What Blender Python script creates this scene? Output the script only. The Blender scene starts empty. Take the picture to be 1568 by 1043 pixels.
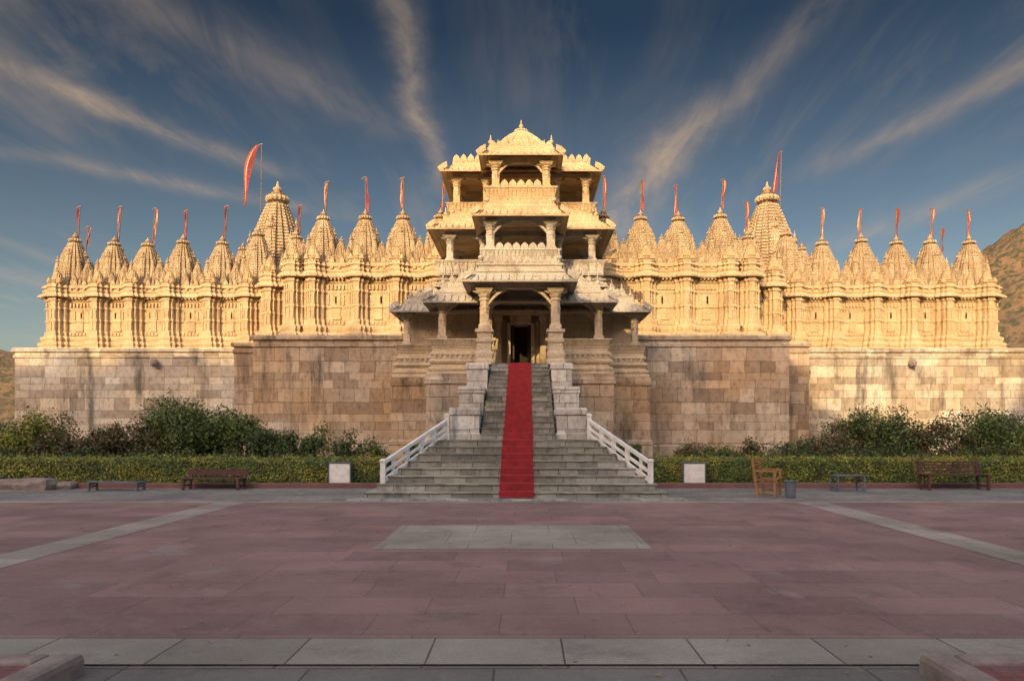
import bpy, math, random
from mathutils import Vector, noise
random.seed(7)
scene=bpy.context.scene
TAU=math.tau
# ------------------------------------------------------------ mesh builder
class MB:
    def __init__(s): s.v=[];s.f=[];s.m=[];s.cur=0
    def add(s,vs,fs):
        o=len(s.v); s.v+=vs
        for f in fs: s.f.append([i+o for i in f]); s.m.append(s.cur)
    def box(s,x0,x1,y0,y1,z0,z1):
        s.add([(x0,y0,z0),(x1,y0,z0),(x1,y1,z0),(x0,y1,z0),(x0,y0,z1),(x1,y0,z1),(x1,y1,z1),(x0,y1,z1)],
              [(0,3,2,1),(4,5,6,7),(0,1,5,4),(1,2,6,5),(2,3,7,6),(3,0,4,7)])
    def rings(s,rs,cap=True):
        n=len(rs[0]); vs=[p for r in rs for p in r]; fs=[]
        for k in range(len(rs)-1):
            for i in range(n):
                j=(i+1)%n
                fs.append((k*n+i,k*n+j,(k+1)*n+j,(k+1)*n+i))
        if cap:
            fs.append(tuple(range(n-1,-1,-1))); fs.append(tuple((len(rs)-1)*n+i for i in range(n)))
        s.add(vs,fs)
    def rloft(s,x0,x1,y0,y1,prof):
        s.rings([[(x0-o,y0-o,z),(x1+o,y0-o,z),(x1+o,y1+o,z),(x0-o,y1+o,z)] for o,z in prof])
    def ploft(s,plan,cx,cy,prof):
        s.rings([[(cx+px*r,cy+py*r,z) for px,py in plan] for r,z in prof])
    def tube(s,a,b,r,n=8,r2=None):
        a=Vector(a);b=Vector(b);d=(b-a).normalized()
        u=d.orthogonal().normalized();w=d.cross(u); r2=r if r2 is None else r2
        s.rings([[tuple(p+(u*math.cos(TAU*i/n)+w*math.sin(TAU*i/n))*q) for i in range(n)] for p,q in ((a,r),(b,r2))])
    def beam(s,a,b,w,h):
        a=Vector(a);b=Vector(b);d=(b-a).normalized()
        side=d.cross(Vector((0,0,1))).normalized();up=side.cross(d)
        s.rings([[tuple(p+side*(sx*w/2)+up*(sz*h/2)) for sx,sz in((-1,-1),(1,-1),(1,1),(-1,1))] for p in(a,b)])
    def prism_xz(s,pts,y0,y1):
        n=len(pts)
        s.rings([[(x,y0,z) for x,z in pts],[(x,y1,z) for x,z in pts]])
    def obj(s,name,mats,parent=None,smooth=False):
        me=bpy.data.meshes.new(name); me.from_pydata(s.v,[],s.f)
        for m in (mats if isinstance(mats,list) else [mats]): me.materials.append(m)
        me.polygons.foreach_set('material_index',s.m)
        if smooth: me.polygons.foreach_set('use_smooth',[True]*len(s.f))
        me.update()
        ob=bpy.data.objects.new(name,me); scene.collection.objects.link(ob)
        if parent: ob.parent=parent
        return ob
def empty(name,loc=(0,0,0)):
    e=bpy.data.objects.new(name,None); e.location=loc; scene.collection.objects.link(e); return e
def ngon(n): return [(math.cos(TAU*(i+.5)/n),math.sin(TAU*(i+.5)/n)) for i in range(n)]
OCT=ngon(8); RND=ngon(14)
RAT=[]
for k in range(4):
    c,s_=[(1,0),(0,1),(-1,0),(0,-1)][k]
    q=[(1,.26),(.86,.26),(.86,.33),(.9,.33),(.9,.54),(.76,.54),(.76,.60),(.79,.60),(.79,.79),(.60,.79),(.60,.76),(.54,.76),(.54,.9),(.33,.9),(.33,.86),(.26,.86),(.26,1)]
    RAT+=[(x*c-y*s_,x*s_+y*c) for x,y in q]
RAT2=[]
for k in range(4):
    c,s_=[(1,0),(0,1),(-1,0),(0,-1)][k]
    RAT2+=[(x*c-y*s_,x*s_+y*c) for x,y in [(1,.4),(.78,.4),(.78,.78),(.4,.78),(.4,1)]]
GEAR=[(math.cos(TAU*i/32)*(1 if i%2 else .88),math.sin(TAU*i/32)*(1 if i%2 else .88)) for i in range(32)]
# ------------------------------------------------------------ materials
def newmat(name):
    m=bpy.data.materials.new(name); m.use_nodes=True
    nt=m.node_tree; return m,nt,nt.nodes,nt.links,nt.nodes['Principled BSDF']
def math_(nt,op,a,b=None,clamp=False):
    n=nt.nodes.new('ShaderNodeMath'); n.operation=op; n.use_clamp=clamp
    for i,x in enumerate((a,b)):
        if x is None: continue
        if isinstance(x,(int,float)): n.inputs[i].default_value=x
        else: nt.links.new(x,n.inputs[i])
    return n.outputs[0]
def mix(nt,fac,a,b,mode='MIX'):
    n=nt.nodes.new('ShaderNodeMix'); n.data_type='RGBA'; n.blend_type=mode
    for i,x in ((0,fac),(6,a),(7,b)):
        if isinstance(x,(int,float)): n.inputs[i].default_value=x
        elif isinstance(x,tuple): n.inputs[i].default_value=(*x,1) if len(x)==3 else x
        else: nt.links.new(x,n.inputs[i])
    return n.outputs[2]
def ramp(nt,fac,p0,p1,c0=(0,0,0),c1=(1,1,1)):
    n=nt.nodes.new('ShaderNodeValToRGB'); e=n.color_ramp.elements
    e[0].position=p0;e[1].position=p1;e[0].color=(*c0,1);e[1].color=(*c1,1)
    nt.links.new(fac,n.inputs[0]); return n.outputs[0]
def pos(nt,mode='xyz'):
    g=nt.nodes.new('ShaderNodeNewGeometry').outputs['Position']
    if mode=='xyz': return g
    s=nt.nodes.new('ShaderNodeSeparateXYZ'); nt.links.new(g,s.inputs[0])
    c=nt.nodes.new('ShaderNodeCombineXYZ')
    nt.links.new(math_(nt,'ADD',s.outputs[0],s.outputs[1]),c.inputs[0])
    z=s.outputs[2]
    if mode=='course': # courses of uneven height
        z=math_(nt,'ADD',z,math_(nt,'MULTIPLY',math_(nt,'SINE',math_(nt,'MULTIPLY',z,3.1)),.13))
    nt.links.new(z,c.inputs[1])
    return c.outputs[0]
def noise_(nt,vec,scale,detail=4,sc=(1,1,1),rough=.55,dist=0):
    if sc!=(1,1,1):
        m=nt.nodes.new('ShaderNodeMapping'); m.inputs['Scale'].default_value=sc; nt.links.new(vec,m.inputs[0]); vec=m.outputs[0]
    n=nt.nodes.new('ShaderNodeTexNoise'); nt.links.new(vec,n.inputs['Vector'])
    n.inputs['Scale'].default_value=scale;n.inputs['Detail'].default_value=detail;n.inputs['Roughness'].default_value=rough;n.inputs['Distortion'].default_value=dist
    return n.outputs['Fac']
def bump(nt,h,bs,strength=.5,dist=.03,prev=None):
    b=nt.nodes.new('ShaderNodeBump'); b.inputs['Strength'].default_value=strength;b.inputs['Distance'].default_value=dist
    nt.links.new(h,b.inputs['Height'])
    if prev: nt.links.new(prev,b.inputs['Normal'])
    if bs: nt.links.new(b.outputs[0],bs.inputs['Normal'])
    return b.outputs[0]
def brick(nt,vec,w,h,mortar,c1,c2,cm,off=.5,bias=0,freq=2,sq=1,sqf=2):
    b=nt.nodes.new('ShaderNodeTexBrick'); nt.links.new(vec,b.inputs['Vector'])
    b.offset=off;b.offset_frequency=freq;b.squash=sq;b.squash_frequency=sqf
    b.inputs['Scale'].default_value=1;b.inputs['Brick Width'].default_value=w;b.inputs['Row Height'].default_value=h
    b.inputs['Mortar Size'].default_value=mortar;b.inputs['Mortar Smooth'].default_value=.15;b.inputs['Bias'].default_value=bias
    for k,c in (('Color1',c1),('Color2',c2),('Mortar',cm)): b.inputs[k].default_value=(*c,1)
    return b
def m_carved(name,c1,c2,dirt=.35,carve=1.0,jali=.3):
    m,nt,ns,lk,bs=newmat(name); p=pos(nt); w=pos(nt,'wall')
    n1=noise_(nt,p,.6,4); col=mix(nt,ramp(nt,n1,.35,.65),c1,c2)
    br=brick(nt,w,.7,.34,.006,(1,1,1),(.82,.79,.75),(.55,.5,.45),sq=.7)
    col=mix(nt,.7,col,br.outputs[0],'MULTIPLY')
    n2=noise_(nt,p,2.0,5,(1,1,.3),.65)
    col=mix(nt,math_(nt,'MULTIPLY',ramp(nt,n2,.52,.74),dirt),col,(.14,.095,.055))
    n4=noise_(nt,p,9,4,(1,1,1),.7); col=mix(nt,math_(nt,'MULTIPLY',ramp(nt,n4,.50,.72),.5),col,mix(nt,1,col,(.50,.41,.32),'MULTIPLY'))
    fine=brick(nt,w,.15,.10,.022,(1,1,1),(.6,.6,.6),(0,0,0),sq=.6)
    col=mix(nt,jali,col,mix(nt,1,col,fine.outputs[0],'MULTIPLY'))
    lk.new(col,bs.inputs['Base Color']); bs.inputs['Roughness'].default_value=.9
    b0=bump(nt,fine.outputs[0],None,.6*carve,.035)
    bump(nt,n4,bs,.7*carve,.06,b0)
    return m
def m_blocks(name,c1,c2,c3,stain=.8,bw=1.25,bh=.46,cm=(.05,.04,.03),warm=None,var=.6,course='course'):
    m,nt,ns,lk,bs=newmat(name); w=pos(nt,course); p=pos(nt)
    nd=noise_(nt,w,1.6,2)
    vm=nt.nodes.new('ShaderNodeVectorMath'); vm.operation='ADD'
    cc=nt.nodes.new('ShaderNodeCombineXYZ'); lk.new(math_(nt,'MULTIPLY',nd,.06),cc.inputs[1]); lk.new(math_(nt,'MULTIPLY',nd,.16),cc.inputs[0])
    lk.new(w,vm.inputs[0]); lk.new(cc.outputs[0],vm.inputs[1]); w2=vm.outputs[0]
    cmix=tuple(x*.32 for x in c2)
    br=brick(nt,w2,bw,bh,.011,c1,c2,cmix,off=.37,sq=.62,sqf=3,freq=2)
    br2=brick(nt,w2,bw,bh,.0,(0,0,0),(1,1,1),(0,0,0),off=.37,sq=.62,sqf=3,freq=2)
    rb=ramp(nt,br2.outputs[0],.58,.95); lb=ramp(nt,br2.outputs[0],.0,.25,(1,1,1),(0,0,0))
    col=mix(nt,math_(nt,'MULTIPLY',rb,var),br.outputs[0],c3)
    col=mix(nt,math_(nt,'MULTIPLY',lb,.5),col,tuple(min(.75,x*1.25) for x in c1))
    n1=noise_(nt,p,.28,3); col=mix(nt,ramp(nt,n1,.38,.62),col,mix(nt,1,col,warm or (.86,.74,.58),'MULTIPLY'))
    ns1=noise_(nt,p,1.5,6,(1,1,.15),.72); ns2=noise_(nt,p,.5,3,(1,1,.6))
    st=math_(nt,'MULTIPLY',ramp(nt,ns1,.48,.64),ramp(nt,ns2,.38,.60))
    col=mix(nt,math_(nt,'MULTIPLY',st,stain),col,(.05,.042,.036))
    n4=noise_(nt,p,4,6,(1,1,.7),.72); col=mix(nt,ramp(nt,n4,.48,.74),col,mix(nt,1,col,(.46,.42,.38),'MULTIPLY'))
    lk.new(col,bs.inputs['Base Color']); bs.inputs['Roughness'].default_value=.9
    b1=bump(nt,br.outputs['Fac'],None,-.8,.03); b2=bump(nt,br2.outputs[0],None,.6,.05,b1)
    bump(nt,n4,bs,.8,.06,b2)
    return m
def m_ground(name,c1,c2,cm,w,h,mort=.006,rough=.75,off=.5,patch=(.6,.6,.6),spec=.3):
    m,nt,ns,lk,bs=newmat(name); p=pos(nt)
    br=brick(nt,p,w,h,mort,c1,c2,cm,off=off,sq=.8,sqf=3)
    n1=noise_(nt,p,.5,5,(1,1,1),.6); col=mix(nt,ramp(nt,n1,.38,.66),br.outputs[0],mix(nt,1,br.outputs[0],patch,'MULTIPLY'))
    n2=noise_(nt,p,4,6,(1,1,1),.7); col=mix(nt,math_(nt,'MULTIPLY',ramp(nt,n2,.5,.8),.5),col,(.34,.27,.24))
    n5=noise_(nt,p,1.1,7,(1,1,1),.75); col=mix(nt,math_(nt,'MULTIPLY',ramp(nt,n5,.52,.7),.5),col,(.08,.06,.055))
    n3=noise_(nt,p,60,2); col=mix(nt,math_(nt,'MULTIPLY',ramp(nt,n3,.35,.7),.25),col,(.05,.04,.04))
    n6=noise_(nt,p,.9,4,(1,1,1),.6); n7=noise_(nt,p,.33,2)
    col=mix(nt,math_(nt,'MULTIPLY',math_(nt,'MULTIPLY',ramp(nt,n6,.58,.66),ramp(nt,n7,.48,.55)),.22),col,(.36,.36,.36))
    lk.new(col,bs.inputs['Base Color'])
    lk.new(ramp(nt,n1,.3,.7,(rough-.15,)*3,(rough+.12,)*3),bs.inputs['Roughness'])
    bs.inputs['Specular IOR Level'].default_value=spec
    b1=bump(nt,br.outputs['Fac'],None,-.5,.012); bump(nt,n2,bs,.35,.015,b1)
    return m
def m_plain(name,c,rough=.7,c2=None,sc=3,bmp=.2,metal=0):
    m,nt,ns,lk,bs=newmat(name); p=pos(nt)
    n1=noise_(nt,p,sc,5,(1,1,1),.65)
    lk.new(mix(nt,ramp(nt,n1,.35,.7),c,c2 or tuple(x*.6 for x in c)),bs.inputs['Base Color'])
    bs.inputs['Roughness'].default_value=rough; bs.inputs['Metallic'].default_value=metal
    bump(nt,noise_(nt,p,sc*8,2),bs,bmp,.01); return m
def m_leaf(name,c):
    m,nt,ns,lk,bs=newmat(name); p=pos(nt)
    n1=noise_(nt,p,2.5,2); n2=noise_(nt,p,30,1)
    col=mix(nt,ramp(nt,n1,.35,.65),c,tuple(x*.45 for x in c)); col=mix(nt,ramp(nt,n2,.4,.7),col,mix(nt,1,col,(1.6,1.5,1.0),'MULTIPLY'))
    lk.new(col,bs.inputs['Base Color']); bs.inputs['Roughness'].default_value=.6
    return m
M_gold=m_carved('golden_sandstone',(.74,.575,.35),(.64,.47,.27),.42,1,.25)
M_spire=m_carved('spire_sandstone',(.74,.58,.37),(.61,.46,.28),.5,1.2,.42)
M_pale=m_carved('pale_marble',(.64,.59,.50),(.48,.435,.36),.6,1,.25)
M_porch=m_carved('porch_stone',(.68,.56,.40),(.54,.44,.31),.4,.7,.15)
M_dark=m_plain('painted_interior_shade',(.03,.025,.02),.9)
M_wall=m_blocks('plinth_blocks',(.58,.53,.44),(.44,.39,.32),(.28,.235,.185),.8,1.35,.47,warm=(.92,.82,.68))
M_wallb=m_blocks('plinth_blocks_warm',(.50,.43,.34),(.38,.31,.235),(.24,.19,.145),.8,1.2,.5,warm=(.97,.78,.58))
M_pier=m_blocks('pier_blocks',(.62,.60,.56),(.48,.46,.42),(.34,.32,.29),.6,.9,.42,warm=(.9,.85,.78),course='wall')
M_step=m_blocks('step_stone',(.36,.35,.31),(.27,.26,.23),(.17,.165,.145),.5,.8,.1725,warm=(.8,.8,.72),var=.5,course='wall')
M_carpet=m_plain('red_carpet_wool',(.30,.02,.024),.95,(.17,.012,.015),5,.4)
M_white=m_plain('white_paint',(.78,.76,.72),.6,(.55,.53,.49),5)
M_plaza=m_ground('red_sandstone_paving',(.335,.205,.180),(.235,.148,.135),(.16,.10,.09),1.4,.62,.006,patch=(.72,.68,.70))
M_stripe=m_ground('pale_stone_band',(.42,.37,.31),(.33,.295,.25),(.16,.13,.11),1.2,1.1)
M_front=m_ground('kerb_stone_band',(.38,.35,.295),(.29,.265,.22),(.08,.07,.06),1.0,.6067,.008)
M_pavers=m_ground('grey_pavers',(.31,.295,.27),(.22,.21,.19),(.10,.09,.08),.25,.14)
M_redbrick=m_ground('red_brick_paving',(.30,.10,.085),(.24,.085,.07),(.12,.09,.08),.13,.13,.008,off=0)
M_kerb=m_plain('kerb_red',(.18,.08,.068),.8,(.12,.06,.055))
M_stone=m_plain('kerb_stone',(.28,.22,.185),.85,(.16,.125,.11),5,.5)
M_soil=m_plain('soil',(.08,.07,.04),.95,(.05,.06,.025),2,.5)
# ------------------------------------------------------------ ground
def sheet(name,x0,x1,y0,y1,z,mat):
    b=MB(); b.add([(x0,y0,z),(x1,y0,z),(x1,y1,z),(x0,y1,z)],[(0,1,2,3)]); return b.obj(name,mat)
sheet('ground',-600,600,-300,700,0,M_soil)
sheet('plaza_paving',-40,40,5.40,15.7,.012,M_plaza)
b=MB()
for (x0,x1,y0,y1,z) in [(-6.75,-6.1,5.47,15.35,.016),(6.35,7.0,5.47,15.35,.016),(-1.92,1.98,9.5,11.8,.016)]:
    b.add([(x0,y0,z),(x1,y0,z),(x1,y1,z),(x0,y1,z)],[(0,1,2,3)])
b.add([(-40,15.35,.016),(40,15.35,.016),(40,15.72,.016),(-40,15.72,.016)],[(0,1,2,3)])
b.obj('plaza_stone_bands',M_stripe)
sheet('front_stone_strip',-40,40,4.85,5.466,.02,M_front)
sheet('foreground_pavement',-40,40,-30,4.87,.008,m_ground('fore_stone',(.24,.225,.20),(.18,.17,.155),(.09,.08,.07),1.3,.8,.01))
sheet('road_pavers',-60,60,15.69,19.1,.008,M_pavers)
def kerbisland(xs,name):
    x0,x1=xs; e=empty(name)
    b=MB(); s=1 if x0<0 else -1
    inner=x1 if s==1 else x0
    P=[(0,0),(0,.11),(-.012,.145),(-.04,.16)]
    if s==1: b.rloft(inner-.22,inner,0,4.7,P); b.rloft(x0,inner-.222,4.5,4.7,P)
    else: b.rloft(inner,inner+.22,0,4.7,P); b.rloft(inner+.222,x1,4.5,4.7,P)
    b.obj('edging',M_stone,e)
    b=MB()
    if s==1: b.box(x0,inner-.224,0,4.497,0,.135)
    else: b.box(inner+.224,x1,0,4.497,0,.135)
    b.obj('brick_top',M_redbrick,e)
kerbisland((-8,-2.82),'raised_kerb_island'); kerbisland((2.93,8),'raised_kerb_island')
for x0,x1 in ((-12.6,-3.75),(3.75,30)):
    b=MB(); b.rloft(x0,x1,19.1,19.3,[(0,0),(0,.13),(-.02,.15)]); b.obj('planter_kerb',M_kerb)
# ------------------------------------------------------------ staircase
st=empty('grand_staircase')
b=MB()
for i in range(8):
    hw=3.6-.2*i; y0=16.15+.35*i
    b.rloft(-hw,hw,y0,19.9,[(-.02,.17*i+ (0.001 if i else 0)),(-.02,.17*i+.13),(0,.17*i+.135),(0,.17*(i+1)-.01),(-.01,.17*(i+1))])
for i in range(16):
    y0=19.42+.41*i; z0=1.36+.1725*i
    b.rloft(-1.09,1.09,y0,26.6,[(-.02,z0-.05),(-.02,z0+.13),(0,z0+.135),(0,z0+.163),(-.01,z0+.1725)])
b.rloft(-3.95,3.95,15.72,16.2,[(0,0),(0,.03),(-.03,.05)])
b.obj('steps',M_step,st)
b=MB(); hw=.42; e=.012
pts=[(15.95,.065),(16.15-e,.065)]
for i in range(8): 
    y0=16.15+.35*i
    pts+=[(y0-e,.17*(i+1)+e)]
    nxt=(16.15+.35*(i+1)) if i<7 else 19.42
    pts+=[(nxt-e,.17*(i+1)+e)]
for i in range(16):
    y0=19.42+.41*i; zt=1.36+.1725*(i+1)
    pts+=[(y0-e,zt+e),((y0+.41-e) if i<15 else 29.6,zt+e)]
vs=[];fs=[]
for k,(y,z) in enumerate(pts):
    w=hw+random.uniform(-.012,.012); vs+=[(-w,y,z),(w,y,z)]
    if k: fs.append((2*k-2,2*k-1,2*k+1,2*k))
b.add(vs,fs)
b.obj('red_carpet',M_carpet,st)
b=MB()
def pier(b,x0,x1,y0,y1,z0,z1):
    b.rloft(x0,x1,y0,y1,[(.04,z0),(.04,z0+.16),(0,z0+.2),(0,z1-.24),(.035,z1-.2),(.035,z1-.06),(.0,z1)])
for s in(-1,1):
    for y0,y1,z0,z1,xa in ((19.75,21.8,1.36,2.28,1.96),(21.85,24.0,1.3,3.02,1.92),(24.05,26.0,1.3,3.98,1.86)):
        x0,x1=sorted((s*1.13,s*xa)); pier(b,x0,x1,y0,y1,z0,z1)
    x0,x1=sorted((s*1.1,s*1.98)); b.box(x0,x1,19.6,26,.2,1.355)
b.obj('stepped_piers',M_pier,st)
def rail(s):
    e=empty('stair_railing'); b=MB()
    A=Vector((s*3.28,16.75,.34)); B=Vector((s*2.02,19.35,1.5))
    def at(t,dz=0): return tuple(A.lerp(B,t)+Vector((0,0,dz)))
    b.beam(at(0,.50),at(1,.40),.09,.08); b.beam(at(0,.26),at(1,.18),.07,.06); b.beam(at(0,.06),at(1,0),.09,.08)
    for t in (.14,.33,.36,.55,.58,.76,.79):
        p=A.lerp(B,t); b.box(p.x-.035,p.x+.035,p.y-.035,p.y+.035,p.z-.12,p.z+.46-.08*t)
    for t in(0,1):
        p=A.lerp(B,t); b.rloft(p.x-.06,p.x+.06,p.y-.06,p.y+.06,[(0,p.z-.36),(0,p.z+.52),(.015,p.z+.53),(.015,p.z+.57),(-.03,p.z+.6)])
    b.obj('balusters_and_rails',M_white,e)
rail(-1); rail(1)
# ------------------------------------------------------------ TEMPLE
T=empty('jain_temple')
def capmould(z): return [(0,z-.6),(.06,z-.56),(.06,z-.42),(.0,z-.38),(.0,z-.26),(.12,z-.22),(.12,z-.06),(.06,z)]
def plinthprof(zt): return [(.12,0),(.12,.8),(0,.9),(0,zt-.75)]+capmould(zt)
ZP=6.2
b=MB()
b.rloft(-28.6,-14.95,38.5,60,plinthprof(ZP)); b.rloft(14.95,36,38.5,60,plinthprof(ZP-.02))
b.obj('plinth_outer',M_wall,T)
b=MB()
for s in(-1,1):
    x0,x1=sorted((s*12.95,s*14.95)); b.rloft(x0,x1,35.5,50,plinthprof(ZP-.06))
    x0,x1=sorted((s*1.5,s*12.95)); b.rloft(x0,x1,33,50,plinthprof(ZP-.03))
b.obj('plinth_inner',M_wallb,T)
b=MB()
for s in(-1,1):
    x0,x1=sorted((s*1.99,s*3.72)); b.rloft(x0,x1,27,34,[(.1,0),(.1,1.2),(0,1.3),(0,3.4),(.06,3.45),(.06,3.6),(.0,3.72),(0,3.85)])
    x0,x1=sorted((s*3.725,s*5.65)); b.rloft(x0,x1,29.8,34,[(.1,0),(.1,1.1),(0,1.2),(0,3.5),(.05,3.55),(.05,3.72),(0,3.9)])
b.box(-1.98,1.98,26.62,34,0,4.05)
b.obj('porch_foundation',M_wallb,T)
def parapet(b,x0,x1,y0,y1,z0,z1,lean=.14,slats=True):
    h=z1-z0
    b.rloft(x0,x1,y0,y1,[(0,z0),(.04,z0+.02),(.04,z0+.12*h),(0,z0+.16*h),(lean*.25,z0+.3*h),(lean,z1-.14*h),(lean+.04,z1-.12*h),(lean+.04,z1-.02*h),(lean,z1)])
    if slats:
        n=max(2,int((x1-x0)/.17))
        for i in range(n+1):
            x=x0+(x1-x0)*i/n
            pts=[(y0-.03,z0+.2*h),(y0-lean-.05,z1-.16*h),(y0-lean+.05,z1-.16*h),(y0+.05,z0+.2*h)]
            b.rings([[(x-.035,y,z) for y,z in pts],[(x+.035,y,z) for y,z in pts]])
def basemould(b,x0,x1,y0,y1,z0,z1):
    h=z1-z0; P=[(.22,0),(.22,.1),(.14,.13),(.19,.2),(.19,.27),(.05,.33),(.05,.4),(.14,.46),(.17,.52),(.14,.57),(.02,.62),(.02,.72),(.1,.76),(.1,.83),(.0,.87),(0,1)]
    b.rloft(x0,x1,y0,y1,[(o,z0+t*h) for o,t in P])
    n=int((x1-x0)/.2)
    for i in range(n):
        x=x0+(x1-x0)*(i+.5)/n; b.box(x-.05,x+.05,y0-.09,y0+.02,z0+.63*h,z0+.75*h)
def column(b,x,y,z0,z1,r=.17,ped=None):
    h=z1-z0
    if ped:
        b.rloft(x-ped,x+ped,y-ped,y+ped,[(.06,z0-1.37),(.06,z0-1.2),(0,z0-1.15),(.03,z0-1.0),(.03,z0-.9),(-.03,z0-.85),(-.03,z0-.55),(.02,z0-.5),(.02,z0-.4),(-.03,z0-.36),(-.02,z0-.16),(.05,z0-.12),(.05,z0-.02),(0,z0)])
    b.rloft(x-r,x+r,y-r,y+r,[(.05,z0),(.05,z0+.1*h),(0,z0+.13*h),(0,z0+.36*h)])
    R=r*1.12
    b.ploft(OCT,x,y,[(R,z0+.35*h),(R,z0+.5*h),(R*1.12,z0+.51*h),(R*1.12,z0+.54*h),(R*.95,z0+.55*h),(R*.92,z0+.7*h),(R*1.15,z0+.71*h),(R*1.15,z0+.75*h),(R*.9,z0+.77*h),(R*1.3,z0+.83*h),(R*1.3,z0+.86*h)])
    b.rloft(x-r,x+r,y-r,y+r,[(.03,z0+.86*h),(.12,z0+.92*h),(.12,z0+.95*h),(.16,z0+.96*h),(.16,z1)])
    for s in(-1,1):
        b.prism_xz([(x+s*r,z0+.86*h),(x+s*(r+.28),z0+.93*h),(x+s*(r+.28),z1-.002),(x+s*r,z1-.002)],y-r*.8,y+r*.8)
def strut2(b,x,z,s,L,H,y0,y1,th=.1):
    pts=[];p2=[]
    for i in range(9):
        t=i/8; px=x+s*L*t; pz=z+H*(1-(1-t)**1.8)
        pts.append((px,pz)); p2.append((px-s*th*.4,pz+th))
    b.prism_xz(pts+p2[::-1],y0,y1)
def eave(b,x0,x1,y0,y1,z,out,drop,top=.12):
    b.rloft(x0,x1,y0,y1,[(-.02,z-.06),(.05,z-.05),(out*.55,z-drop*.72),(out,z-drop-.02),(out+.015,z-drop+.05),(out*.9,z-drop+.06),(out*.5,z-drop*.5+.05),(out*.1,z+.04),(.04,z+top),(-.02,z+top)])
def ribs(b,x0,x1,y0,z,out,drop,step=.28):
    n=int((x1-x0+2*out)/step)
    for i in range(n+1):
        x=x0-out+(x1-x0+2*out)*i/n
        b.beam((x,y0-out*.98,z-drop+.08),(max(x0,min(x1,x)),y0-out*.1,z+.06),.05,.04)
def merlons(b,x0,x1,y,z,w=.3,h=.38,th=.1):
    n=max(1,int((x1-x0)/w)); w=(x1-x0)/n
    for i in range(n):
        c=x0+w*(i+.5); a=w*.47
        k=random.uniform(.93,1.05)
        pts=[(c-a,z),(c+a,z),(c+a,z+.35*h),(c+a*.85,z+.6*h),(c+a*.4,z+.85*h),(c,z+h*k),(c-a*.4,z+.85*h),(c-a*.85,z+.6*h),(c-a,z+.35*h)]
        b.prism_xz(pts,y,y+th)
        b.prism_xz([(c-a*.5,z+.12*h),(c+a*.5,z+.12*h),(c+a*.4,z+.5*h),(c,z+.72*h),(c-a*.4,z+.5*h)],y-.03,y+.001)
def merlons_y(b,x,y0,y1,z,w=.3,h=.38,th=.1):
    n=max(1,int((y1-y0)/w)); w=(y1-y0)/n
    for i in range(n):
        c=y0+w*(i+.5); a=w*.47
        pts=[(c-a,z),(c+a,z),(c+a,z+.35*h),(c+a*.4,z+.85*h),(c,z+h),(c-a*.4,z+.85*h),(c-a,z+.35*h)]
        b.rings([[(x,yy,zz) for yy,zz in pts],[(x+th,yy,zz) for yy,zz in pts]])
KAL=[(.10,0),(.10,.06),(.05,.1),(.14,.2),(.16,.28),(.12,.36),(.05,.4),(.08,.46),(.03,.52),(.05,.58),(.0,.75)]
def finial(b,x,y,z,s=1): b.ploft(RND,x,y,[(r*s+.001,z+h*s) for r,h in KAL])
bp=MB(); bl=MB()
for s in(-1,1):
    x0,x1=sorted((s*1.72,s*3.6)); basemould(bp,x0,x1,28.0,34,3.85,4.95); parapet(bp,x0,x1,28.0,28.25,4.95,5.34,.12)
    x0,x1=sorted((s*3.62,s*5.4)); basemould(bp,x0,x1,30.0,34,3.9,4.97); parapet(bp,x0,x1,30.0,30.25,4.97,5.36,.12)
    column(bp,s*1.37,26.35,5.48,7.05,.17,.3)
    column(bp,s*1.37,28.9,5.48,7.05,.16,.28)
    column(bp,s*3.22,28.2,5.3,6.87,.15); column(bp,s*3.22,31,5.3,6.87,.15)
    column(bp,s*5.03,30.2,5.3,6.75,.14); column(bp,s*5.03,32.6,5.3,6.75,.14)
    strut2(bp,s*1.25,6.35,-s,.75,.62,26.28,26.42)
    strut2(bp,s*3.1,6.3,-s,.5,.45,28.13,28.26,.08)
bp.box(-1.98,1.98,26.6,30.5,4.051,4.12)
bp.box(-1.65,1.65,26.2,26.5,7.05,7.3); bp.box(-3.45,3.45,28.05,28.35,6.87,7.08); bp.box(-5.25,5.25,30.05,30.35,6.75,6.97)
for s in(-1,1):
    x0,x1=sorted((s*1.25,s*1.52)); bp.box(x0,x1,26.51,29,7.05,7.28)
for s in(-1,1):
    x0,x1=sorted((s*.46,s*5.3)); bp.box(x0,x1,30.9,31.3,4.0,7.5)
    x0,x1=sorted((s*.46,s*.62)); bp.rloft(x0,x1,30.45,30.9,[(0,4.1),(0,6.35)])
    x0,x1=sorted((s*.64,s*.84)); bp.rloft(x0,x1,30.62,30.9,[(0,4.1),(0,6.5)])
    x0,x1=sorted((s*.86,s*1.12)); bp.rloft(x0,x1,30.3,30.9,[(.03,4.1),(.03,4.4),(0,4.45),(0,6.4),(.05,6.5),(.05,6.7)])
bp.box(-.459,.459,30.46,31.3,6.3,7.5); bp.box(-1.2,1.2,30.3,30.88,6.71,6.95)
bp.box(-.46,.46,30.3,31.3,4.0,4.2)
bp.obj('porch_columns_and_base',M_porch,T)
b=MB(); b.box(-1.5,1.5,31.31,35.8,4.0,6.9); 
b.obj('doorway_shade_block',M_dark,T)  # solid block behind the door opening; interior shade painted as near-black colour
b=MB()
for s in(-1,1):
    x0,x1=sorted((s*.30,s*.455)); b.box(x0,x1,30.7,31.2,4.21,6.29)
b.obj('door_leaves',m_plain('dark_wood',(.06,.035,.02),.6),T)
eave(bl,-1.7,1.7,26.1,31,7.5,.48,.3); ribs(bl,-1.7,1.7,26.1,7.5,.48,.3)
eave(bl,-3.45,3.45,28.0,33,7.08,.5,.32); ribs(bl,-3.45,3.45,28.0,7.08,.5,.32)
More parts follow.
